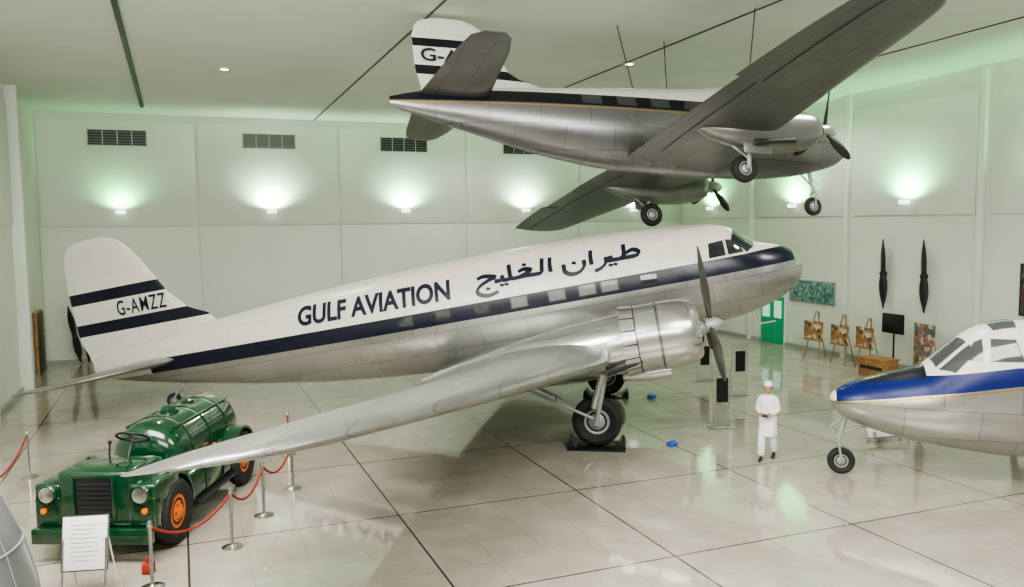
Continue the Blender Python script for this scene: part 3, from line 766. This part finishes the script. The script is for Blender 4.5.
prof = [(.46, .01), (.45, .2), (.41, .38), (.34, .50), (.24, .575), (.14, R0)]
for xb in (-.25, -1.05, -1.85): prof += [(xb+.04, R0), (xb+.035, R0+.022), (xb-.035, R0+.022), (xb-.04, R0)]
prof += [(-2.3, R0), (-2.4, .575), (-2.5, .50), (-2.57, .38), (-2.61, .2), (-2.62, .01)]
v.lathe(prof, M_green, TM @ SC(1, 1.02, 1), 40)
for xb in (-.1, -1.05, -2.0):
    v.box((xb, 0, .78), (.12, 1.05, .4), M_green, bev=.02)
v.lathe([(0, .17), (.05, .17), (.06, .13), (.11, .12), (.13, .03)], M_green, T(-.65, 0, 1.72) @ RY(-90), 20)
v.lathe([(0, .12), (.05, .12), (.08, .04)], M_green, T(-1.45, 0, 1.72) @ RY(-90), 20)
for q in (-1, 1):
    v.tube((.1, q*.42, 1.62), (-2.3, q*.42, 1.62), .02, M_green)
    for xb in (.05, -.75, -1.45, -2.2): v.tube((xb, q*.42, 1.5), (xb, q*.42, 1.62), .015, M_green)
    v.tube((.1, q*.66, 1.0), (-2.2, q*.66, 1.0), .03, M_green)
    v.ball((-1.0, q*.68, 1.0), .06, M_orange, seg=10, n=8)
v.box((-2.55, 0, .6), (.15, 1.5, .5), M_green, bev=.04); v.box((-2.68, 0, .5), (.15, .15, .1), M_dark)
for q in (-1, 1): v.lathe([(0, .06), (.08, .06)], M_orange, T(-2.65, q*.6, .7), 12)
v.build('tractor_body', tug)
v = MB()
for x in (1.2, -1.85):
    for q in (-1, 1):
        wheel(v, (x, q*.85, .52), .52, .27, M_orange)
        for k in range(6):
            a = k*pi/3; v.ball((x+.12*cos(a), q*.94, .52+.12*sin(a)), .025, M_dark, n=6, seg=8)
    v.tube((x, -.8, .52), (x, .8, .52), .05, M_dark)
v.build('tractor_wheels', tug)
v = MB(); v.lathe([(0, 1.36), (.05, 1.40), (.5, 1.41), (1.0, 1.36), (1.5, 1.24), (2.0, 1.05), (2.4, .80), (2.7, .5), (2.85, .2), (2.88, .002)], mat('radome_gray', (.22, .23, .24), .3, .4, var=.1), RY(-90), 48)
for z, r in ((.6, 1.41), (1.5, 1.245)): v.torus((0, 0, 0), r, .012, M_gray, T(0, 0, z) @ RX(90), seg=48)
for k in range(12):
    a = 2*pi*k/12; v.sweep([(1.412*cos(a), 1.412*sin(a), .5), (1.365*cos(a), 1.365*sin(a), 1.0), (1.245*cos(a), 1.245*sin(a), 1.5), (1.055*cos(a), 1.055*sin(a), 2.0), (.81*cos(a), .81*sin(a), 2.4)], .008, M_gray, 6)
v.build('nose_cone_exhibit', M=T(-6.86, 9.0, 0))

# =============================================================== PERSON
man = empty('walking_man', T(5.42, 17.6, 0) @ RZ(-28) @ SC(.95, .95, .95))
def skin(name, verts, edges, radii, m, parent, root=0, sub=2):
    me = bpy.data.meshes.new(name); me.from_pydata(verts, edges, []); o = bpy.data.objects.new(name, me)
    bpy.context.collection.objects.link(o); o.parent = parent
    sk = o.modifiers.new('skin', 'SKIN'); sk.use_smooth_shade = True
    if not me.skin_vertices: me.skin_vertices.new()
    L = me.skin_vertices[0].data
    for i, r in enumerate(radii): L[i].radius = (r if isinstance(r, tuple) else (r, r)); L[i].use_root = (i == root)
    s = o.modifiers.new('sub', 'SUBSURF'); s.levels = sub; s.render_levels = sub
    me.materials.append(m); return o
V = [(0, 0, .93), (0, .01, 1.10), (0, .01, 1.28), (0, .0, 1.41), (0, -.01, 1.47),
     (-.17, 0, 1.39), (-.235, .03, 1.12), (-.12, -.20, 1.06), (.17, 0, 1.39), (.235, .03, 1.12), (.10, -.21, 1.05),
     (-.09, 0, .86), (-.10, -.15, .48), (-.10, -.17, .09), (.09, 0, .86), (.11, .02, .47), (.12, .22, .13)]
Eg = [(0, 1), (1, 2), (2, 3), (3, 4), (3, 5), (5, 6), (6, 7), (3, 8), (8, 9), (9, 10), (0, 11), (11, 12), (12, 13), (0, 14), (14, 15), (15, 16)]
R = [(.15, .11), (.14, .105), (.16, .12), (.10, .08), .055, .07, .055, .042, .07, .055, .042, .10, .09, .085, .10, .09, .085]
skin('clothed_body', V, Eg, R, M_cloth, man)
v = MB()
rings = []
for z, rx, ry, oy in ((1.44, .09, .075, 0), (1.42, .16, .10, 0), (1.36, .195, .125, 0), (1.22, .19, .13, 0), (1.05, .178, .125, 0), (.9, .195, .14, 0), (.7, .205, .18, -.01), (.60, .21, .20, -.01), (.56, .21, .205, -.01)):
    rings.append([(rx*cos(2*pi*j/32)*(1+.03*sin(5*2*pi*j/32)*(z < 1)), oy+ry*sin(2*pi*j/32)*(1+.04*cos(6*2*pi*j/32)*(z < 1)), z) for j in range(32)])
v.loft(rings, M_cloth); v.torus((0, 0, 0), .062, .014, M_cloth, T(0, -.005, 1.47) @ RX(90)); v.build('tunic', man)
v = MB()
rings = []
for z, rx, ry, oy in ((1.44, .052, .055, .0), (1.50, .054, .058, -.002), (1.515, .045, .06, -.02), (1.53, .055, .078, -.022), (1.56, .066, .09, -.014), (1.60, .074, .098, -.008), (1.64, .077, .10, 0), (1.68, .072, .094, .005), (1.715, .052, .07, .008), (1.73, .02, .03, .01)):
    rings.append([(rx*cos(2*pi*j/24), oy+ry*sin(2*pi*j/24), z) for j in range(24)])
v.loft(rings, M_skin)
v.loft([[(-.008, -.098, 1.635), (.008, -.098, 1.635), (0, -.09, 1.64)], [(-.017, -.1, 1.59), (.017, -.1, 1.59), (0, -.128, 1.592)], [(-.012, -.09, 1.58), (.012, -.09, 1.58), (0, -.1, 1.578)]], M_skin)
for q in (-1, 1):
    v.ball((q*.077, .005, 1.61), (.012, .02, .032), M_skin, seg=10, n=8); v.ball((q*.03, -.094, 1.625), (.014, .008, .008), M_white, seg=10, n=6); v.ball((q*.03, -.101, 1.625), .005, M_black, seg=8, n=6)
    v.box((q*.03, -.1, 1.645), (.032, .008, .005), M_hair)
v.ball((0, -.102, 1.557), (.024, .008, .007), mat('lips', (.3, .1, .08), .5), seg=10, n=6)
v.build('head', man)
v = MB(); rings = []
for z, rx, ry, oy in ((1.58, .07, .06, .045), (1.62, .083, .085, .022), (1.66, .084, .098, .012), (1.69, .078, .096, .010), (1.70, .06, .08, .008)):
    rings.append([(rx*cos(2*pi*j/24), oy+ry*sin(2*pi*j/24), z) for j in range(24)])
v.loft(rings, M_hair); v.build('hair', man)
v = MB(); v.loft([[(rx*cos(2*pi*j/24), .01+ry*sin(2*pi*j/24), z) for j in range(24)] for z, rx, ry in ((1.665, .090, .108), (1.70, .090, .107), (1.745, .082, .098), (1.765, .066, .08), (1.77, .03, .04))], M_cloth); v.build('white_cap', man)
for q, nm, wx in ((-1, 'hand_right', -.12), (1, 'hand_left', .10)):
    v = MB(); base = Vector((wx, -.215, 1.055)); dirx = Vector((-q*.65, -.7, -.15)).normalized(); side = Vector((0, 0, 1)); n = dirx.cross(side).normalized()
    v.sweep([base-dirx*.03, base, base+dirx*.03, base+dirx*.075, base+dirx*.09], [.024, .026, .036, .038, .03], M_skin, 12)
    for k, L in enumerate((.07, .078, .072, .058)):
        o = base+dirx*.08+side*(.028-.019*k)
        v.sweep([o, o+dirx*L*.4, o+dirx*L*.7+n*q*-.018, o+dirx*L*.8+n*q*-.04], [.010, .0095, .0085, .006], M_skin, 8)
    o = base+dirx*.02+side*.03
    v.sweep([o, o+dirx*.03+side*.022, o+dirx*.055+side*.03], [.012, .011, .008], M_skin, 8); v.build(nm, man)
v = MB(); v.box((0, -.30, 1.05), (.11, .05, .07), M_black, bev=.01); v.lathe([(0, .025), (.04, .025)], M_black, T(0, -.32, 1.05) @ RZ(-90), 16); v.build('held_camera', man)
for q, y in ((-1, -.17), (1, .22)):
    v = MB(); rings = []
    for yy, w_, h in ((.07, .025, .05), (.04, .036, .075), (-.02, .036, .08), (-.09, .042, .06), (-.15, .038, .045), (-.18, .02, .03)):
        lift = max(0, (yy+.12))*.3 if q > 0 else 0
        rings.append([(q*.105+w_*cos(2*pi*j/14), y+yy, lift+h/2+.002+h/2*sin(2*pi*j/14)) for j in range(14)])
    v.loft(rings, M_leather); v.build('shoe_'+('right' if q < 0 else 'left'), man)

# =============================================================== CAMERA
cam = bpy.data.cameras.new('camera'); cam.sensor_width = 36; cam.lens = 840/1024*36; cam.clip_end = 200
co = bpy.data.objects.new('camera', cam); bpy.context.collection.objects.link(co)
co.matrix_world = T(0, 0, 5.1) @ RX(90-4.85) @ RZ(-.6)
bpy.context.scene.camera = co
try: bpy.context.scene.view_settings.look = 'AgX - Medium High Contrast'
except Exception: pass
